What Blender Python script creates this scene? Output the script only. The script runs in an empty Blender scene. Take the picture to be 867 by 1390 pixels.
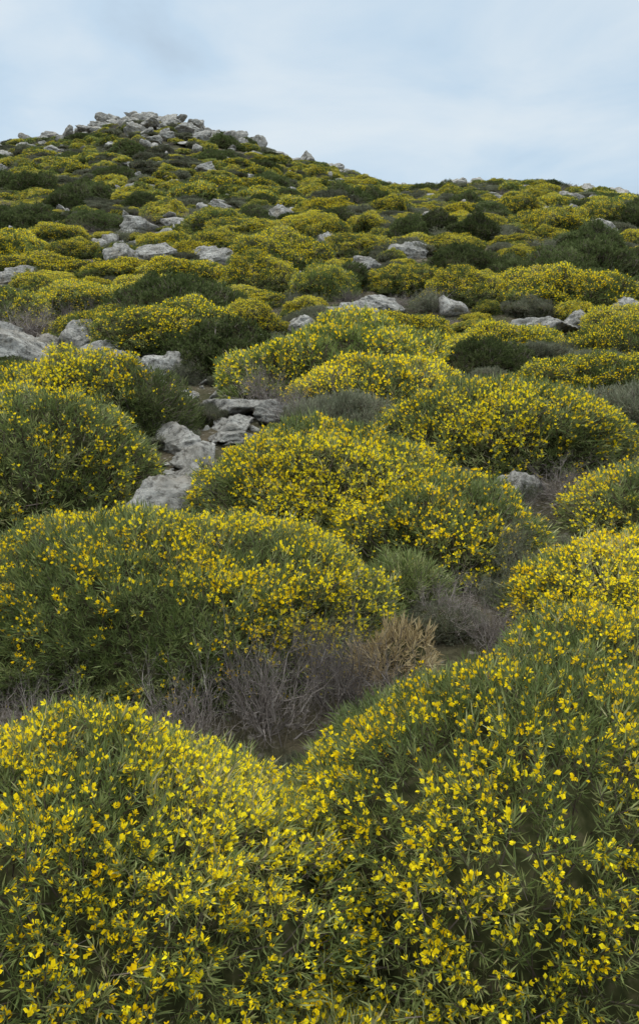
import bpy, math, numpy as np
from math import radians, sin, cos, pi
scene = bpy.context.scene
scene.view_settings.view_transform = 'Standard'
scene.view_settings.look = 'None'
scene.view_settings.exposure = 0
scene.view_settings.gamma = 1

# ------------------------------------------------------------------ noise / terrain
def sn(p, seed, freq=1.0, n=7):
    r = np.random.default_rng(seed)
    k = r.normal(size=(n, p.shape[-1])); k /= np.linalg.norm(k, axis=1)[:, None]
    k *= r.uniform(0.6, 1.7, size=(n, 1)) * freq
    ph = r.uniform(0, 2*pi, n)
    return np.sin(p @ k.T + ph).sum(-1) / math.sqrt(n) * 0.8

AY = [-400,-60,-10, 0, 5, 8, 10, 15, 20, 28, 40, 50, 60, 70, 80, 90, 98, 130, 250, 900, 3000]
AZ = [-60,-8, -.9, 0, .35,.76,1.08,1.85,3.1,5.0,7.3,9.2,11.3,13.4,15.4,17.2,17.3,13.5,-5,-60,-60]
RX = [-400,-120,-60,-34.5,-26.5,-22.6,-18.5,-15.4,-10.6,-5,0,5.4,7.8,13.5,21.5,29.5,35,60,120,400]
RZ = [4,10,18,21.3,22.1,23.1,23.6,23.2,22.1,20.1,18.7,17.3,16.6,16.5,16.9,15.9,14.9,13,8,2]
def smst(a, b, x):
    t = np.clip((x-a)/(b-a), 0, 1); return t*t*(3-2*t)
def H(x, y):
    x = np.asarray(x, float); y = np.asarray(y, float)
    a = (np.interp(y-1.5, AY, AZ)+np.interp(y, AY, AZ)*2+np.interp(y+1.5, AY, AZ))/4
    xa = x*90/np.maximum(y, 40)
    f = np.interp(xa, RX, RZ)/17.2
    w = smst(20, 88, y)
    a = np.where(a > 0, a*(1+(f-1)*w), a)
    p = np.stack([x, y], -1)
    amp = smst(0, 12, np.abs(y))
    return a + sn(p, 5, .35)*.12*amp + sn(p, 6, 1.1)*.05*amp + sn(p, 7, .09)*.5*smst(25, 60, y)*(1-.6*smst(70,90,y))

# ------------------------------------------------------------------ materials
def newmat(name):
    m = bpy.data.materials.new(name); m.use_nodes = True
    nt = m.node_tree; nt.nodes.clear()
    return m, nt, nt.nodes, nt.links
def ramp(nodes, stops):
    r = nodes.new('ShaderNodeValToRGB')
    el = r.color_ramp.elements
    while len(el) < len(stops): el.new(0.5)
    for e, (p, c) in zip(el, stops):
        e.position = p; e.color = (*c, 1)
    return r
def leafmat(name, stops, trans=.3, rough=.5, objvar=.3, gloss=False):
    m, nt, N, L = newmat(name)
    at = N.new('ShaderNodeAttribute'); at.attribute_name = 'tint'
    r = ramp(N, stops); L.new(at.outputs['Fac'], r.inputs['Fac'])
    oi = N.new('ShaderNodeObjectInfo')
    mr = N.new('ShaderNodeMapRange'); mr.inputs['To Min'].default_value = 1-objvar; mr.inputs['To Max'].default_value = 1+objvar
    L.new(oi.outputs['Random'], mr.inputs['Value'])
    vm = N.new('ShaderNodeVectorMath'); vm.operation = 'SCALE'
    L.new(r.outputs['Color'], vm.inputs[0]); L.new(mr.outputs['Result'], vm.inputs['Scale'])
    if gloss:
        b = N.new('ShaderNodeBsdfPrincipled'); b.inputs['Roughness'].default_value = rough
        b.inputs['Specular IOR Level'].default_value = .35
        L.new(vm.outputs[0], b.inputs['Base Color'])
    else:
        b = N.new('ShaderNodeBsdfDiffuse'); L.new(vm.outputs[0], b.inputs['Color'])
    o = N.new('ShaderNodeOutputMaterial')
    if trans > 0:
        t = N.new('ShaderNodeBsdfTranslucent'); L.new(vm.outputs[0], t.inputs['Color'])
        mx = N.new('ShaderNodeMixShader'); mx.inputs['Fac'].default_value = trans
        L.new(b.outputs[0], mx.inputs[1]); L.new(t.outputs[0], mx.inputs[2]); L.new(mx.outputs[0], o.inputs['Surface'])
    else: L.new(b.outputs[0], o.inputs['Surface'])
    return m
LS = [(0,(.062,.088,.024)),(.3,(.118,.155,.046)),(.6,(.20,.235,.078)),(.85,(.34,.355,.145)),(1,(.43,.38,.20))]
M_LEAF = leafmat('shrub_leaf', LS, .3, .5, .1, True)
M_LEAFM = leafmat('hill_shrub_leaf', LS, .3, .5, .25)
M_LEAFD = leafmat('dark_shrub_leaf', [(0,(.038,.055,.018)),(.5,(.078,.10,.036)),(1,(.155,.175,.075))], .2)
M_LEAFG = leafmat('grey_scrub_leaf', [(0,(.07,.075,.045)),(.5,(.13,.138,.09)),(1,(.23,.23,.16))], .2, objvar=.35)
M_FLOW = leafmat('yellow_petals', [(0,(.78,.52,.008)),(.35,(.88,.67,.012)),(1,(.93,.80,.03))], .35, .6, .08)
M_TWIG = leafmat('twig_bark', [(0,(.07,.052,.04)),(.5,(.14,.11,.09)),(1,(.24,.20,.175))], 0, .8, .2)
M_GTWIG = leafmat('grey_dead_twigs', [(0,(.07,.056,.050)),(.5,(.165,.14,.128)),(1,(.37,.33,.30))], 0, .8, .3)
M_TAN = leafmat('tan_dead_leaves', [(0,(.19,.14,.07)),(.5,(.36,.28,.15)),(1,(.54,.44,.27))], .2, .7, .1)

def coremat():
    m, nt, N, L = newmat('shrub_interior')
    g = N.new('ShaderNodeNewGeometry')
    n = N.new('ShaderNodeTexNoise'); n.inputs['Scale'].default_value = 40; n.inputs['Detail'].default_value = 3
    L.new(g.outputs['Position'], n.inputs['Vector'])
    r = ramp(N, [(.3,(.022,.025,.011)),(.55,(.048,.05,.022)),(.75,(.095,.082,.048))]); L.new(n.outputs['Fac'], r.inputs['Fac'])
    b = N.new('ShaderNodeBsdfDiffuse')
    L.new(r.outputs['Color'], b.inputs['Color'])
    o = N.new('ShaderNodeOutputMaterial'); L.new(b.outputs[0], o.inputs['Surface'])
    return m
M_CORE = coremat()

def rockmat():
    m, nt, N, L = newmat('limestone')
    tc = N.new('ShaderNodeNewGeometry')
    def noise(s, d=8, ro=.6):
        n = N.new('ShaderNodeTexNoise'); n.inputs['Scale'].default_value = s; n.inputs['Detail'].default_value = d; n.inputs['Roughness'].default_value = ro
        L.new(tc.outputs['Position'], n.inputs['Vector']); return n
    n1 = noise(3.0); n2 = noise(18, 8, .72); n3 = noise(1.6, 4)
    r1 = ramp(N, [(.3,(.24,.23,.205)),(.5,(.41,.39,.36)),(.7,(.60,.58,.54))]); L.new(n1.outputs['Fac'], r1.inputs['Fac'])
    r2 = ramp(N, [(.38,(.16,.15,.14)),(.5,(1,1,1))]); L.new(n2.outputs['Fac'], r2.inputs['Fac'])
    mx = N.new('ShaderNodeMixRGB'); mx.blend_type = 'MULTIPLY'; mx.inputs[0].default_value = .75
    L.new(r1.outputs[0], mx.inputs[1]); L.new(r2.outputs[0], mx.inputs[2])
    r3 = ramp(N, [(.54,(0,0,0)),(.72,(.5,.5,.5))]); L.new(n3.outputs['Fac'], r3.inputs['Fac'])
    m3 = N.new('ShaderNodeMixRGB'); L.new(r3.outputs[0], m3.inputs[0]); L.new(mx.outputs[0], m3.inputs[1]); m3.inputs[2].default_value = (.33,.26,.18,1)
    v = N.new('ShaderNodeTexVoronoi'); v.inputs['Scale'].default_value = 9; L.new(tc.outputs['Position'], v.inputs['Vector'])
    ad = N.new('ShaderNodeMath'); ad.operation = 'MULTIPLY_ADD'; L.new(n2.outputs['Fac'], ad.inputs[0]); ad.inputs[1].default_value = 1.6; L.new(v.outputs['Distance'], ad.inputs[2])
    bp = N.new('ShaderNodeBump'); bp.inputs['Strength'].default_value = 1; bp.inputs['Distance'].default_value = .06
    L.new(ad.outputs[0], bp.inputs['Height'])
    b = N.new('ShaderNodeBsdfDiffuse'); b.inputs['Roughness'].default_value = .6
    L.new(m3.outputs[0], b.inputs['Color']); L.new(bp.outputs[0], b.inputs['Normal'])
    o = N.new('ShaderNodeOutputMaterial'); L.new(b.outputs[0], o.inputs['Surface'])
    return m
M_ROCK = rockmat()

def groundmat():
    m, nt, N, L = newmat('stony_soil')
    tc = N.new('ShaderNodeNewGeometry')
    def noise(s, d=8, ro=.6):
        n = N.new('ShaderNodeTexNoise'); n.inputs['Scale'].default_value = s; n.inputs['Detail'].default_value = d; n.inputs['Roughness'].default_value = ro
        L.new(tc.outputs['Position'], n.inputs['Vector']); return n
    n1 = noise(1.2, 8); n2 = noise(30, 6, .7)
    r1 = ramp(N, [(.35,(.055,.06,.03)),(.5,(.085,.075,.048)),(.62,(.135,.11,.075)),(.75,(.20,.175,.14))]); L.new(n1.outputs['Fac'], r1.inputs['Fac'])
    v = N.new('ShaderNodeTexVoronoi'); v.inputs['Scale'].default_value = 16; L.new(tc.outputs['Position'], v.inputs['Vector'])
    r2 = ramp(N, [(.18,(1,1,1)),(.3,(0,0,0))]); L.new(v.outputs['Distance'], r2.inputs['Fac'])
    mm = N.new('ShaderNodeMath'); mm.operation = 'MULTIPLY'; L.new(r2.outputs[0], mm.inputs[0]); L.new(n1.outputs['Fac'], mm.inputs[1])
    mx = N.new('ShaderNodeMixRGB'); L.new(mm.outputs[0], mx.inputs[0]); L.new(r1.outputs[0], mx.inputs[1]); mx.inputs[2].default_value = (.32,.29,.26,1)
    m2 = N.new('ShaderNodeMixRGB'); m2.blend_type = 'MULTIPLY'; m2.inputs[0].default_value = .7; L.new(mx.outputs[0], m2.inputs[1])
    r4 = ramp(N, [(.3,(.2,.2,.2)),(.6,(1,1,1))]); L.new(n2.outputs['Fac'], r4.inputs['Fac']); L.new(r4.outputs[0], m2.inputs[2])
    bp = N.new('ShaderNodeBump'); bp.inputs['Strength'].default_value = 1; bp.inputs['Distance'].default_value = .04
    L.new(n2.outputs['Fac'], bp.inputs['Height'])
    b = N.new('ShaderNodeBsdfDiffuse')
    L.new(m2.outputs[0], b.inputs['Color']); L.new(bp.outputs[0], b.inputs['Normal'])
    o = N.new('ShaderNodeOutputMaterial'); L.new(b.outputs[0], o.inputs['Surface'])
    return m
M_GROUND = groundmat()

# ------------------------------------------------------------------ mesh helper (all quads)
def quadmesh(name, V, F, mi, tint, mats, smooth=None):
    me = bpy.data.meshes.new(name)
    V = np.ascontiguousarray(V, np.float32); F = np.ascontiguousarray(F, np.int32)
    me.vertices.add(len(V)); me.vertices.foreach_set('co', V.ravel())
    me.loops.add(F.size); me.loops.foreach_set('vertex_index', F.ravel())
    me.polygons.add(len(F)); me.polygons.foreach_set('loop_start', np.arange(0, F.size, 4, dtype=np.int32))
    for m in mats: me.materials.append(m)
    me.update(calc_edges=True)
    me.polygons.foreach_set('material_index', np.asarray(mi, np.int32))
    me.polygons.foreach_set('use_smooth', np.zeros(len(F), bool) if smooth is None else smooth)
    if tint is not None:
        a = me.attributes.new('tint', 'FLOAT', 'POINT'); a.data.foreach_set('value', np.asarray(tint, np.float32))
    me.update()
    return me
def obj(name, me, loc=(0,0,0), rz=0, scale=(1,1,1), parent=None, rx=0, ry=0):
    o = bpy.data.objects.new(name, me); scene.collection.objects.link(o)
    o.location = loc; o.rotation_euler = (rx, ry, rz); o.scale = scale
    if parent: o.parent = parent
    return o
def empty(name):
    e = bpy.data.objects.new(name, None); scene.collection.objects.link(e); e.empty_display_size = .2; return e

# ------------------------------------------------------------------ sprigs
def perp(d, r):
    a = r.normal(size=3); s = np.cross(d, a); return s/np.linalg.norm(s)
def leaf_template(r, nleaf, stem, ll, lw, a0=15, a1=68):
    vs = []; mi = []
    for i in range(nleaf):
        f = (i+.5)/nleaf
        b = np.array([r.normal()*.002, r.normal()*.002, stem*f])
        az = i*2.4 + r.normal()*.3
        th = radians(a1 + (a0-a1)*f + r.normal()*9)
        d = np.array([sin(th)*cos(az), sin(th)*sin(az), cos(th)])
        L_ = ll*r.uniform(.7, 1.25); w = lw*r.uniform(.8, 1.25)
        s = perp(d, r)*w/2
        mid = b + d*L_*.5 + np.array([0, 0, -.04*L_])
        tip = b + d*L_ + np.array([0, 0, .08*L_])
        vs.append([b, mid+s, tip, mid-s]); mi.append(0)
    s = np.array([lw*.5, 0, 0])
    vs.append([-s+[0,0,-stem*.8], s+[0,0,-stem*.8], s*.5+[0,0,stem], -s*.5+[0,0,stem]]); mi.append(2)
    return np.array(vs).reshape(-1, 3), np.array(mi)
def flower_template(r, nf, stem, fs):
    vs = []; mi = []
    for i in range(nf):
        az = i*2.2 + r.normal()*.5
        rr = fs*(1.05 if nf > 1 else .2)*r.uniform(.4, 1.5)
        c = np.array([rr*cos(az), rr*sin(az), stem*r.uniform(.75, 1.25)])
        f = np.array([cos(az)*.6, sin(az)*.6, 1.]) + r.normal(size=3)*.4; f /= np.linalg.norm(f)
        u = perp(f, r); v = np.cross(f, u)
        fz = fs*r.uniform(.7, 1.2)
        for (ang, op, L_, w) in ((0, 30, 1.15, .8), (2.2, 40, .9, .36), (4.1, 40, .9, .36), (3.14, 10, 1.15, .4)):
            o = u*cos(ang)+v*sin(ang); op = radians(op+r.normal()*8)
            d = f*cos(op)+o*sin(op); s = np.cross(d, o-d*0.2); s /= np.linalg.norm(s)
            vs.append([c, c+d*fz*L_*.62+s*fz*w*.5, c+d*fz*L_, c+d*fz*L_*.62-s*fz*w*.5]); mi.append(1)
    return np.array(vs).reshape(-1, 3), np.array(mi)

def place(tmpls, P, D, S, T, r, acc):
    ch = r.integers(0, len(tmpls), len(P))
    for k, (tv, tm) in enumerate(tmpls):
        idx = np.nonzero(ch == k)[0]
        if not len(idx): continue
        d = D[idx]; n = len(idx)
        a = r.normal(size=(n, 3)); u = np.cross(d, a); u /= np.linalg.norm(u, axis=1)[:, None]; v = np.cross(d, u)
        Rm = np.stack([u, v, d], 1)
        W = np.einsum('vi,nij->nvj', tv, Rm)*S[idx][:, None, None] + P[idx][:, None, :]
        nq = len(tm)
        t = T[idx][:, None] + r.normal(size=(n, nq))*.15
        acc.append((W.reshape(-1, 3), np.tile(tm, n), np.repeat(t.ravel(), 4)))

def dome_dirs(r, n, rx, ry, h, zmin=-.22):
    out = []; tot = 0
    while tot < n:
        d = r.normal(size=(n*3, 3)); d /= np.linalg.norm(d, axis=1)[:, None]
        d = d[d[:, 2] > zmin]
        w = np.sqrt((d[:, 0]/rx)**2+(d[:, 1]/ry)**2+(d[:, 2]/h)**2)*min(rx, ry, h)
        d = d[r.uniform(size=len(d)) < w]
        out.append(d); tot += len(d)
    return np.concatenate(out)[:n]
def lump(d, seed, la=.09):
    return 1 + la*.8*sn(d, seed+3, 1.4) + la*.8*sn(d, seed, 3.0) + la*.65*sn(d, seed+1, 7) + la*.42*sn(d, seed+2, 15)

def mound_mesh(name, seed, rx, ry, h, s=1., dens=2300, nleaf=13, ll=.036, lw=.0036, stem=.06, fs=.0115, fl=.5, nf=4,
               la=.09, leaf=None, n=None, jit=.38, tmean=.5, patch=1.0, flmin=.25, core=(48, 22)):
    r = np.random.default_rng(seed)
    lt = [leaf_template(r, nleaf, stem, ll, lw) for _ in range(9)]
    ft = [flower_template(r, max(1, nf-1+k % 3), stem, fs) for k in range(9)]
    area = 2*pi*(((rx*ry)**1.6+(rx*h)**1.6+(ry*h)**1.6)/3)**(1/1.6)*1.15
    if n is None: n = int(area*dens/(s*s))
    d = dome_dirs(r, n, rx, ry, h)
    R = np.array([rx, ry, h])
    lm = lump(d, seed, la)
    depth = 1 - np.abs(r.normal(size=n))*.03 + (r.uniform(size=n) < .08)*r.uniform(0, .06, n)
    P = d*R*(lm*depth)[:, None]
    nrm = d/R; nrm /= np.linalg.norm(nrm, axis=1)[:, None]
    D = nrm + np.array([0, 0, .35]) + r.normal(size=(n, 3))*jit
    D /= np.linalg.norm(D, axis=1)[:, None]
    pn = sn(d*R, seed+9, 4.0/max(.6, (rx+ry)/2)); fn = sn(d*R, seed+10, 14.)
    T = np.clip(tmean + .14*pn + .1*fn + r.normal(size=n)*.15, .02, .98)
    S = s*r.uniform(.75, 1.25, n)
    acc = []
    place(lt, P, D, S, T, r, acc)
    if fl > 0:
        pf = fl*(flmin+(1-flmin)*smst(.05, .8, nrm[:, 2]))*np.clip(1+patch*(.55*fn+.6*pn), .10, 1.9)
        k = r.uniform(size=n) < pf
        place(ft, P[k], D[k], S[k], np.clip(.5+.25*pn[k]+r.normal(size=k.sum())*.22, 0, 1), r, acc)
    V = np.concatenate([a[0] for a in acc]); mi = np.concatenate([a[1] for a in acc]); t = np.concatenate([a[2] for a in acc])
    F = np.arange(len(V)).reshape(-1, 4)
    nu, nv = core
    az = np.linspace(0, 2*pi, nu, endpoint=False); el = np.linspace(radians(-20), radians(88.5), nv)
    A, E = np.meshgrid(az, el)
    cd = np.stack([np.cos(E)*np.cos(A), np.cos(E)*np.sin(A), np.sin(E)], -1).reshape(-1, 3)
    cv = cd*R*(lump(cd, seed, la)*(.92 - .02*s*.06/max(.3, h)))[:, None]
    i, j = np.meshgrid(np.arange(nv-1), np.arange(nu), indexing='ij')
    cf = np.stack([i*nu+j, i*nu+(j+1) % nu, (i+1)*nu+(j+1) % nu, (i+1)*nu+j], -1).reshape(-1, 4) + len(V)
    top = (nv-1)*nu + np.arange(nu) + len(V)
    capf = np.array([[top[q], top[q+1], top[(nu-2-q)], top[nu-1-q]] for q in range(0, nu//2-1)])
    F = np.concatenate([F, cf, capf]); mi = np.concatenate([mi, np.full(len(cf)+len(capf), 3)])
    V = np.concatenate([V, cv]); t = np.concatenate([t, np.full(len(cv), .5)])
    return quadmesh(name, V, F, mi, t, [leaf or M_LEAF, M_FLOW, M_TWIG, M_CORE])

# ------------------------------------------------------------------ twig shrub
def twig_mesh(name, seed, rad=.4, h=.3, nb=70, mat=None, thick=.004, leaves=0, leafm=None):
    r = np.random.default_rng(seed); segs = []
    def grow(p, d, L_, w, lev):
        n = 3
        for i in range(n):
            d = d + r.normal(size=3)*.22; d /= np.linalg.norm(d)
            q = p + d*L_/n; segs.append((p, q, w, w*.75)); w *= .75
            if lev < 3:
                for _ in range(2 if lev > 0 else 3):
                    dd = d + r.normal(size=3)*.65 + np.array([0, 0, .15]); dd /= np.linalg.norm(dd)
                    grow(q, dd, L_*r.uniform(.35, .6), w*.7, lev+1 if lev else 2)
            p = q
    for b in range(nb):
        az = r.uniform(0, 2*pi); e = r.uniform(.15, 1.3)
        d = np.array([cos(az)*cos(e), sin(az)*cos(e), sin(e)*h/rad*1.4]); Ln = math.sqrt((rad*cos(e))**2+(h*sin(e))**2)*r.uniform(.5, .85)
        grow(np.array([r.normal()*rad*.15, r.normal()*rad*.15, 0.]), d/np.linalg.norm(d), Ln, thick, 0)
    p = np.array([s[0] for s in segs]); q = np.array([s[1] for s in segs]); w0 = np.array([s[2] for s in segs]); w1 = np.array([s[3] for s in segs])
    d = q-p; d /= np.linalg.norm(d, axis=1)[:, None]
    u = np.cross(d, r.normal(size=d.shape)); u /= np.linalg.norm(u, axis=1)[:, None]; v = np.cross(d, u)
    ring = []
    for k in range(3):
        a = 2*pi*k/3; o = u*cos(a)+v*sin(a); ring.append((p+o*w0[:, None]/1, q+o*w1[:, None]/1))
    V = np.stack([ring[0][0], ring[1][0], ring[2][0], ring[0][1], ring[1][1], ring[2][1]], 1).reshape(-1, 3)
    b = np.arange(len(segs))[:, None]*6
    F = np.stack([b+np.array([0,1,4,3]), b+np.array([1,2,5,4]), b+np.array([2,0,3,5])], 1).reshape(-1, 4)
    t = np.repeat(np.clip(.5+r.normal(size=len(segs))*.22, 0, 1), 6); mi = np.zeros(len(F), int)
    if leaves:
        idx = r.integers(0, len(segs), leaves)
        D = d[idx]+r.normal(size=(leaves, 3))*.6; D /= np.linalg.norm(D, axis=1)[:, None]
        acc = []; lt = [leaf_template(r, 6, .05, .06, .009) for _ in range(5)]
        place(lt, q[idx], D, r.uniform(.7, 1.3, leaves), np.clip(r.normal(size=leaves)*.2+.5, 0, 1), r, acc)
        V2 = np.concatenate([a[0] for a in acc]); F = np.concatenate([F, np.arange(len(V2)).reshape(-1, 4)+len(V)])
        mi = np.concatenate([mi, np.ones(len(V2)//4, int)]); V = np.concatenate([V, V2]); t = np.concatenate([t]+[a[2] for a in acc])
    return quadmesh(name, V, F, mi, t, [mat or M_GTWIG, leafm or M_LEAFG])

# ------------------------------------------------------------------ rocks
import bmesh
def rock_mesh(name, seed, sub=5, sc=(1, 1, .6), nplane=13):
    r = np.random.default_rng(seed)
    bm = bmesh.new(); bmesh.ops.create_icosphere(bm, subdivisions=sub, radius=1)
    d = np.array([v.co[:] for v in bm.verts])
    nn = r.normal(size=(nplane, 3)); nn /= np.linalg.norm(nn, axis=1)[:, None]
    c = r.uniform(.55, 1.0, nplane)
    dd = d @ nn.T
    rad = np.min(np.where(dd > .05, c/np.maximum(dd, .05), 9), axis=1); rad = np.minimum(rad, 1.3)
    p = d*rad[:, None]
    f = 1 + .08*sn(p, seed, 3.) + .06*(1-np.abs(sn(p, seed+1, 6.)))*2 - .08*np.maximum(0, sn(p, seed+2, 11.))**2 + .03*sn(p, seed+3, 20.) + .018*sn(p, seed+4, 40.)
    p = p*f[:, None]*np.array(sc)
    for v, q in zip(bm.verts, p): v.co = q
    for fc in bm.faces: fc.smooth = True
    me = bpy.data.meshes.new(name); bm.to_mesh(me); bm.free(); me.materials.append(M_ROCK)
    return me
ROCKS = [rock_mesh('rock_%d' % i, 100+i*7, 5, (1, r_, h_)) for i, (r_, h_) in enumerate([(.8,.75),(.75,.5),(.9,.35),(.7,.6),(1,.45),(.6,.4)])]
ROCKL = [rock_mesh('smallrock_%d' % i, 300+i*7, 3, (1, r_, h_)) for i, (r_, h_) in enumerate([(.8,.7),(.75,.5),(.9,.4),(.7,.8),(.6,.5)])]

# ------------------------------------------------------------------ ground
def axis(neg, pos, fine0, fine1, st, growth=1.07):
    a = list(np.arange(fine0, fine1, st)); s = st
    while a[-1] < pos: s *= growth; a.append(a[-1]+s)
    s = st; b = []; c = a[0]
    while c > neg: s *= growth; c -= s; b.append(c)
    return np.array(b[::-1]+a)
xs = axis(-1500, 1500, -14, 14, .2); ys = axis(-800, 2500, -3, 20, .2, 1.02)
X, Y = np.meshgrid(xs, ys); Z = H(X, Y)
Z += .02*sn(np.stack([X, Y], -1), 77, 7)*(np.abs(Y) < 40)
nx = len(xs); ny = len(ys)
i, j = np.meshgrid(np.arange(ny-1), np.arange(nx-1), indexing='ij')
F = np.stack([i*nx+j, i*nx+j+1, (i+1)*nx+j+1, (i+1)*nx+j], -1).reshape(-1, 4)
V = np.stack([X, Y, Z], -1).reshape(-1, 3)
obj('hillside_ground', quadmesh('ground', V, F, np.zeros(len(F)), None, [M_GROUND], np.ones(len(F), bool)))

# ------------------------------------------------------------------ near shrubs  (x, y, rx, ry, h, flower density, leaf, tint)
near = [
 (.54,1.70,.67,.66,.67,.68,M_LEAF,.5),
 (-.66,1.50,.80,.58,.71,.80,M_LEAF,.52),
 (-.02,.98,.46,.36,.38,.60,M_LEAF,.5),
 (1.30,1.9,.6,.6,.56,.7,M_LEAF,.5),
 (-.74,3.42,1.0,.72,.49,.64,M_LEAF,.5),
 (.10,5.10,.88,.78,.60,.74,M_LEAF,.55),
 (.66,4.55,.60,.66,.42,.74,M_LEAF,.52),
 (1.56,3.60,.64,.50,.36,1.1,M_LEAF,.62),
 (1.08,2.78,.40,.36,.36,.95,M_LEAF,.6),
 (1.62,6.60,1.08,.86,.56,.58,M_LEAF,.48),
 (-2.12,5.45,.86,.78,.72,.38,M_LEAF,.46),
 (-2.30,7.30,.78,.62,.68,.95,M_LEAF,.5),
 (-1.62,7.25,.42,.45,.55,.04,M_LEAFD,.7),
 (2.12,4.85,.46,.42,.34,.9,M_LEAF,.6),
 (.62,8.0,.82,.50,.44,1.0,M_LEAF,.55),
 (.42,3.72,.20,.18,.24,.0,M_LEAF,.4),
]
OCC = []
for k, (x, y, rx, ry, h, fl, lm, tm) in enumerate(near):
    dist = math.hypot(x, y)
    s = np.clip(.85+.14*(dist-1.4), .8, 1.75)
    me = mound_mesh('shrub_%d' % k, 1000+k*31, rx, ry, h, s=s, fl=fl, leaf=lm, tmean=tm, nleaf=15 if dist < 3 else (13 if dist < 4.5 else 10),
                    lw=.0035 if dist < 3 else (.004 if dist < 4.5 else .005), nf=4, la=.105, dens=2200 if dist < 4 else 1900, flmin=.32)
    obj('green_shrub' if fl < .1 else 'yellow_flowering_shrub', me, (x, y, float(H(x, y))-.03), 0)
    OCC.append((x, y, rx*.93, ry*.93))

MID = {}; FAR = {}
kw = dict(nleaf=8, ll=.06, lw=.0105, stem=.07)
kf = dict(n=1500, nleaf=6, ll=.10, lw=.024, stem=.08, core=(24, 10))
def lib(key, seed, cnt, h, n=3600, kws=kw, far={}, **k2):
    a = dict(kws); a.update(k2); MID[key] = [mound_mesh('mid_%s%d' % (key, i), seed+i*17, 1, 1, h, n=n, **a) for i in range(cnt)]
    b = dict(k2); b.update(kf); b.update(far); FAR[key] = [mound_mesh('far_%s%d' % (key, i), seed+i*17, 1, 1, h, **b) for i in range(cnt)]
lib('y', 2000, 6, .60, fs=.02, fl=.92, nf=3, la=.17, tmean=.50, flmin=.08, leaf=M_LEAFM, far=dict(fs=.034, fl=.90))
lib('g', 2200, 4, .60, fs=.02, fl=.36, nf=3, la=.18, tmean=.42, flmin=.1, leaf=M_LEAFM, far=dict(fs=.032, fl=.36))
lib('d', 2400, 4, .72, fs=.02, fl=0, la=.22, leaf=M_LEAFD, tmean=.5, n=3600, lw=.018, ll=.055, stem=.08)
lib('s', 2600, 3, .5, n=3000, fs=.02, fl=0, la=.26, leaf=M_LEAFG, tmean=.5, jit=.55, ll=.065, lw=.012, stem=.10, far=dict(n=1300))
TW = [twig_mesh('twig%d' % i, 3000+i, 1.0, .6, nb=34, thick=.010) for i in range(3)]
TWL = [twig_mesh('twigl%d' % i, 3100+i, 1.0, .6, nb=26, thick=.008, leaves=1500) for i in range(2)]
def pick(kind, y):
    l = (MID if y < 38 else FAR)[kind]; return l[rr.integers(len(l))]

mid = [
 ('d',-2.55,14.2,1.08,.9,1.15),('y',.15,9.35,1.25,.9,1.25),('y',2.95,8.3,1.0,.7,.78),('y',4.1,11.0,.9,.7,.85),
 ('y',2.75,11.6,.9,.7,.8),('d',2.1,9.9,.58,.5,.62),('y',-1.4,18.,.95,.75,.95),('g',.1,17.2,.8,.65,.95),('y',-4.6,15.5,1.1,.8,.95),
 ('g',-6.1,14.6,1.0,.8,.9),('y',5.2,13.2,.9,.7,.8),('y',1.4,13.2,.85,.7,.8),('y',3.0,17.,1.0,.7,.85),
 ('y',-3.2,18.6,1.1,.8,.85),('s',3.15,7.2,.55,.5,.75),('s',.15,7.0,.38,.35,.65),
]
rr = np.random.default_rng(5)
for t, x, y, rx, ry, hz in mid:
    me = pick(t, y)
    nm = {'y': 'yellow_flowering_shrub', 'g': 'yellow_flowering_shrub', 'd': 'green_shrub', 's': 'grey_green_shrub'}[t]
    obj(nm, me, (x, y, float(H(x, y))-.05), 0, (rx, ry, hz)); OCC.append((x, y, rx*.9, ry*.9))
oak = [(6.6,16.4,.9),(7.6,16.8,1.2),(5.6,18.6,1.0),(4.6,19.2,.85),(3.5,19.6,.9),(6.5,19.4,1.1),(8.6,18.4,1.2),(2.6,24,.9),(4.6,25,1.0),(7.5,23.,1.1),(-10.8,24.5,1.3),(-10,28,1.2),
       (-12.4,27,1.4),(1.2,44,1.6),(3.0,45,1.3),(-16,46,1.5),(-18,47.5,1.5),(11.8,19.5,1.4),(12,30,1.3),(-3,52,1.4),(-8,60,1.5),(-4.5,62,1.5),(-14,62,1.5),(-26,66,1.6),(9,50,1.2),(5,66,1.4),
       (-8,70,1.4),(-21,74,1.3),(-7,82,1.2),(-9,77,1.4),(16,76,1.3),(20,72,1.3),(27,74,1.4),(10,66,1.3)]
for x, y, s in oak:
    obj('dark_evergreen_bush', pick('d', y), (x, y, float(H(x, y))-.1), rr.uniform(0, 6), (s, s*.9, s*rr.uniform(.85, 1.15)*(1 if y < 60 else .75))); OCC.append((x, y, s*.8, s*.8))

PATH = np.array([(-1.05,5.2),(-1.15,6.8),(-1.0,8.0),(-1.7,9.3),(-2.3,10.6),(-3.4,11.6),(-5.2,12.0)])
def pathdist(x, y):
    best = 9
    for a, b in zip(PATH[:-1], PATH[1:]):
        ab = b-a; t = np.clip(np.dot([x-a[0], y-a[1]], ab)/np.dot(ab, ab), 0, 1)
        q = a+ab*t; best = min(best, math.hypot(x-q[0], y-q[1]))
    return best
_oc = [None, 0]
def occupied(x, y, m=0.):
    if _oc[1] != len(OCC): _oc[0] = np.array(OCC); _oc[1] = len(OCC)
    o = _oc[0]
    return bool((((x-o[:, 0])/np.maximum(o[:, 2]+m, .05))**2+((y-o[:, 1])/np.maximum(o[:, 3]+m, .05))**2 < 1).any())

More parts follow.
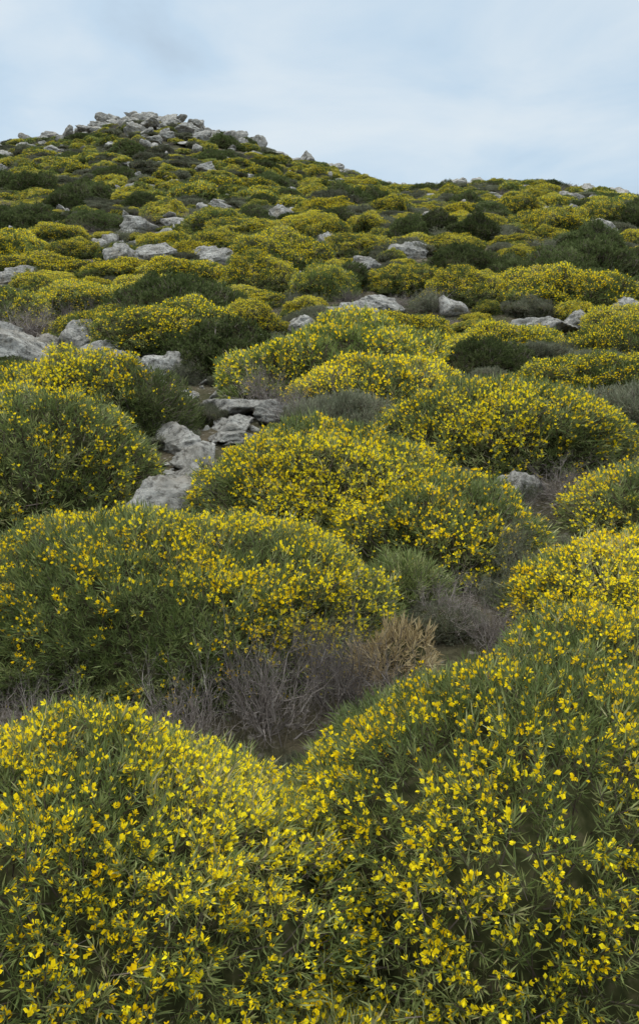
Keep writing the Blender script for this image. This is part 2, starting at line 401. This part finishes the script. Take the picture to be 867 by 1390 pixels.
rocks = [(-1.05,5.05,.33,0,.3),(-1.30,4.75,.14,2,1.),(-1.25,6.75,.26,1,2.),(-.92,7.9,.36,2,.2),(-1.5,8.5,.2,4,1.2),(-1.85,10.4,.42,1,.4),
 (-4.45,11.4,.62,3,.5),(-3.25,11.6,.55,2,2.2),(-2.5,11.9,.32,4,1.),(1.42,5.45,.19,0,.6),(.62,14.9,.5,1,.1),(3.8,13.8,.60,2,.3),(-1.3,13.0,.44,3,.4),
 (-.4,13.6,.40,1,1.8),(5.8,15.2,.5,0,.2),(-4.2,21,.65,4,.5),(-2.9,21.2,.55,1,2.5),(-5.3,21.4,.5,0,1.5),(-1.6,32,.65,0,.3),(-5.3,12.7,.5,1,.4),
 (-2.0,9.5,.24,2,1.),(1.3,15.6,.42,4,1),(4.7,14.4,.42,1,1),(-3.9,12.8,.45,0,2.4),(-5.8,11.7,.45,1,1.4),(2.4,21.5,.5,1,.3),(.2,23,.5,0,.3),(-7.,18.6,.5,1,.3),
 (-.1,12.2,.26,3,.9),(6.8,21.2,.6,4,.5),(4.2,29.5,.65,1,.8),(-6.2,28,.6,3,.8),(3.9,9.6,.28,1,.5),(1.2,19.8,.45,3,.5),(-3.4,16.6,.4,1,.5),(9.2,27,.6,0,.5),(7.6,14.5,.4,4,.8)]
for x, y, s, k, rz in rocks:
    obj('limestone_rock', ROCKS[k], (x, y, float(H(x, y))+s*.17), rz, (s, s, s), None, rr.normal()*.12, rr.normal()*.12)
    OCC.append((x, y-(s*.7 if y > 12 else 0), s*.8, s*(1.5 if y > 12 else .8)))

ER = empty('scattered_limestone_rocks'); ES = empty('hillside_yellow_shrubs'); EG = empty('hillside_green_shrubs'); EB = empty('low_grey_scrub')
for _ in range(250):
    t = rr.uniform(0, len(PATH)-1.001); a = PATH[int(t)]; b = PATH[int(t)+1]
    wd = .24+.13*t
    p = a+(b-a)*(t % 1)+rr.normal(size=2)*wd
    if occupied(*p): continue
    s = float(np.clip(np.exp(rr.normal()*.8)*.05, .02, .20))*(1+.09*t)
    obj('stone', ROCKL[rr.integers(5)] if s < .12 else ROCKS[rr.integers(6)], (p[0], p[1], float(H(*p))+s*.12), rr.uniform(0, 6), (s, s, s*rr.uniform(.7, 1.2)), ER, rr.normal()*.25, rr.normal()*.25)
def rockclump(cx, cy, n, spx, spy, s0, s1):
    ridge = cy > 64
    for _ in range(int(n*(1.0 if ridge else .9))):
        x = cx+rr.normal()*spx; y = min(cy+rr.normal()*spy, 95); s = rr.uniform(s0, s1)*rr.uniform(.35, 1)*(.92 if ridge else .85)
        obj('outcrop_rock', ROCKS[rr.integers(6)], (x, y, float(H(x, y))+s*(.34 if ridge else .28)), rr.uniform(0, 6), (s, s*rr.uniform(.6, 1), s*rr.uniform(.6, 1.05)), ER, rr.normal()*.2, rr.normal()*.2)
        if s > .45: OCC.append((x, y-s*.7, s*.9, s*1.5))
for c in [(-17,89,38,5.4,1.6,.9,1.9),(-12,85,28,3,2.,.7,1.7),(-20,80,22,4,2.,.6,1.5),(-12,75,32,3.5,1.8,.6,1.6),(-24,86,20,3,2,.6,1.5),(-17,68,20,4,1.5,.5,1.2),
          (-34,80,16,4,2,.6,1.3),(-30,70,10,4,1.5,.5,1.2),(3,88,34,3,1.6,.8,1.5),(-2,82,14,3,1.5,.6,1.3),(7,79,14,2.5,1.5,.5,1.2),(13,84,34,2.4,2,.8,1.6),(12,74,8,2,1.,.6,1.2),
          (23,88,40,4,1.6,.8,1.7),(29,82,36,4,2.5,.7,1.5),(25,70,16,4,2,.5,1.3),(33,88,38,4,1.6,.8,1.7),(34,74,20,4,3,.6,1.4),(20,58,12,3,2,.5,1.1),(16,48,8,3,1.5,.4,.9),
          (-9,55,10,3,1,.5,1.),(-26,58,10,4,2,.5,1.),(-6,38,7,2,1,.4,.8),(8,40,8,3,1,.4,.8),(-14,34,6,2,1,.3,.7),(2,30,5,2,1,.35,.7),(-5,47,7,2.5,1,.4,.85),(9,28,5,1.5,1,.3,.65),(-9,21,5,1.5,.8,.3,.6),
          (-20,50,7,3,1,.4,.9),(4,58,8,3,1.2,.5,1.)]:
    rockclump(*c)
for _ in range(680):
    y = 10+84*math.sqrt(rr.uniform()); x = rr.uniform(-.62, .62)*y
    s = rr.uniform(.13, .38)*(1+y/95)
    if occupied(x, y): continue
    obj('stone', ROCKL[rr.integers(5)], (x, y, float(H(x, y))+s*.28), rr.uniform(0, 6), (s, s*rr.uniform(.6, 1), s*rr.uniform(.6, 1.0)), ER, rr.normal()*.25, rr.normal()*.25)
    if s > .42: OCC.append((x, y-s*.6, s*.6, s*1.1))

y = -4.0
while y < 100:
    cell = 1.5
    xm = 8+max(y, 0)*.6
    x = -xm
    while x < xm:
        px = x+rr.uniform(-.5, .5)*cell; py = y+rr.uniform(-.5, .5)*cell
        x += cell
        if math.hypot(px, py) < 1.1 or (abs(px) < 1.0 and py < 2.6): continue
        if y < 11 and abs(px) < .5*py+.5 and py > 0: continue
        if pathdist(px, py) < 1.0: continue
        pv = np.array([px, py])
        n1 = float(sn(pv, 41, .16)); n2 = float(sn(pv, 42, .45))
        r0 = cell*math.exp(rr.normal()*.36)*.47; r0 = min(r0, 1.2)
        if occupied(px, py, r0*.46): continue
        if rr.uniform() < .08: continue
        v = n1*.36+n2*.28+rr.normal()*.42
        kind = 'y' if v < .20 else ('g' if v < .40 else ('d' if v < .76 else 's'))
        if py > 60 and kind == 'y' and rr.uniform() < .3: kind = 'd' if rr.uniform() < .6 else 'g'
        hz = r0*rr.uniform(.6, 1.15)*(.7 if kind == 'd' and py > 50 else 1)*(.75 if py > 74 else 1)
        e = ES if kind in 'y' else (EG if kind in 'gd' else EB)
        obj('hill_shrub', pick(kind, py), (px, py, float(H(px, py))-.06), rr.uniform(0, 6), (r0*rr.uniform(.9, 1.35), r0*rr.uniform(.7, 1.0), hz), e, 0)
        OCC.append((px, py, r0*.42, r0*.32))
    y += cell*.92
for _ in range(4200):
    u = rr.uniform()
    py = -3+ (84*u**.8); px = rr.uniform(-1, 1)*(4+max(py, 0)*.6)
    if math.hypot(px, py) < 1.4: continue
    if occupied(px, py, -.05): continue
    pd = pathdist(px, py)
    if pd < .7 and rr.uniform() < .55: continue
    r0 = rr.uniform(.18, .42)*(1+py/60); k = rr.uniform()
    if pd < .9 or py < 6: r0 *= .6
    if k < .34: me = pick('s', py)
    elif k < .58: me = TW[rr.integers(3)]
    elif k < .80: me = TWL[rr.integers(2)]
    elif k < .93: me = pick('g', py)
    else: me = pick('y', py)
    obj('scrub', me, (px, py, float(H(px, py))-.02), rr.uniform(0, 6), (r0, r0, r0*rr.uniform(.6, 1.2)), EB)

for (x, y, r0, hz, k) in [(-.20,2.62,.30,.62,0),(.10,2.72,.26,.66,1),(.30,2.6,.22,.45,2),(.62,3.5,.28,.40,2),(.8,3.3,.22,.35,0),(1.75,5.25,.42,.50,1),(1.3,5.0,.3,.3,0),(2.3,5.6,.35,.3,2),
                          (-.35,7.6,.45,.6,0),(-.1,7.3,.4,.6,1),(.4,7.2,.35,.45,2),(-.48,2.5,.26,.5,2),(-.78,2.45,.26,.35,1),(-1.05,2.5,.3,.4,0),
                          (-4.9,13.4,.8,.9,0),(-4.2,13.8,.7,.9,1),(-5.8,13.0,.8,.9,2),(-3.5,13.6,.6,.7,2),(-2.9,12.6,.5,.5,0),(.0,2.92,.22,.45,0),(-.6,8.5,.45,.7,1)]:
    obj('dry_twig_shrub', TW[k], (x, y, float(H(x, y))-.01), rr.uniform(0, 6), (r0, r0, hz))
for (x, y, r0, hz, k) in [(1.08,3.98,.28,.42,0),(.92,3.75,.16,.25,1),(-1.7,9.9,.3,.4,1),(.85,6.6,.35,.4,1)]:
    obj('grey_green_shrub', TWL[k], (x, y, float(H(x, y))-.01), rr.uniform(0, 6), (r0, r0, hz))
M = mound_mesh('tan_clump', 901, .16, .12, .16, s=1.0, fl=0, leaf=M_TAN, tmean=.5, dens=2400, jit=.55, la=.25, lw=.0045)
obj('dead_brown_cushion_plant', M, (.30, 2.86, float(H(.3, 2.9))+.02), 0, (1, 1, 1.3))

# ------------------------------------------------------------------ sky
w = bpy.data.worlds.new('World'); scene.world = w; w.use_nodes = True
nt = w.node_tree; N = nt.nodes; L = nt.links; N.clear()
sky = N.new('ShaderNodeTexSky'); sky.sky_type = 'NISHITA'; sky.sun_disc = False
sky.sun_elevation = radians(58); sky.sun_rotation = radians(-50)
tc = N.new('ShaderNodeTexCoord')
mp = N.new('ShaderNodeMapping'); mp.inputs['Scale'].default_value = (1.0, 1.0, 3.2); L.new(tc.outputs['Generated'], mp.inputs['Vector'])
n1 = N.new('ShaderNodeTexNoise'); n1.inputs['Scale'].default_value = 2.4; n1.inputs['Detail'].default_value = 6; n1.inputs['Roughness'].default_value = .52; n1.inputs['Distortion'].default_value = .4
L.new(mp.outputs[0], n1.inputs['Vector'])
cr = ramp(N, [(.34,(5.0,6.2,7.4)),(.46,(5.8,7.3,8.7)),(.58,(7.0,8.1,9.0)),(.72,(8.1,8.8,9.2))]); L.new(n1.outputs['Fac'], cr.inputs['Fac'])
sx = N.new('ShaderNodeSeparateXYZ'); L.new(tc.outputs['Generated'], sx.inputs[0])
mr = N.new('ShaderNodeMapRange'); mr.inputs['From Min'].default_value = .42; mr.inputs['From Max'].default_value = .8; mr.inputs['To Min'].default_value = 1; mr.inputs['To Max'].default_value = 4.2
L.new(sx.outputs['Z'], mr.inputs['Value'])
wm = N.new('ShaderNodeMixRGB'); wm.blend_type = 'MULTIPLY'; wm.inputs[2].default_value = (1.12, .98, .84, 1)
m01 = N.new('ShaderNodeMapRange'); m01.inputs['From Min'].default_value = .45; m01.inputs['From Max'].default_value = .7
L.new(sx.outputs['Z'], m01.inputs['Value']); L.new(m01.outputs[0], wm.inputs[0]); L.new(cr.outputs[0], wm.inputs[1])
vm = N.new('ShaderNodeVectorMath'); vm.operation = 'SCALE'; L.new(wm.outputs[0], vm.inputs[0]); L.new(mr.outputs[0], vm.inputs['Scale'])
mx = N.new('ShaderNodeMixRGB'); mx.inputs[0].default_value = .9; L.new(sky.outputs[0], mx.inputs[1]); L.new(vm.outputs[0], mx.inputs[2])
bg = N.new('ShaderNodeBackground'); bg.inputs['Strength'].default_value = .1; L.new(mx.outputs[0], bg.inputs['Color'])
o = N.new('ShaderNodeOutputWorld'); L.new(bg.outputs[0], o.inputs['Surface'])
sd = bpy.data.lights.new('sun', 'SUN'); sd.energy = 1.4; sd.angle = radians(18); sd.color = (1, .95, .86)
so = bpy.data.objects.new('sun', sd); scene.collection.objects.link(so)
az = radians(-50); el = radians(58)
from mathutils import Vector
dv = Vector((sin(az)*cos(el), cos(az)*cos(el), sin(el)))
so.rotation_euler = dv.to_track_quat('Z', 'Y').to_euler(); so.location = (0, 0, 30)

cd = bpy.data.cameras.new('camera'); cam = bpy.data.objects.new('camera', cd); scene.collection.objects.link(cam)
cd.sensor_fit = 'VERTICAL'; cd.sensor_height = 36; cd.lens = 27; cd.clip_start = .02; cd.clip_end = 6000
cam.location = (0, 0, 1.65); cam.rotation_euler = (radians(90-13.2), 0, 0)
scene.camera = cam
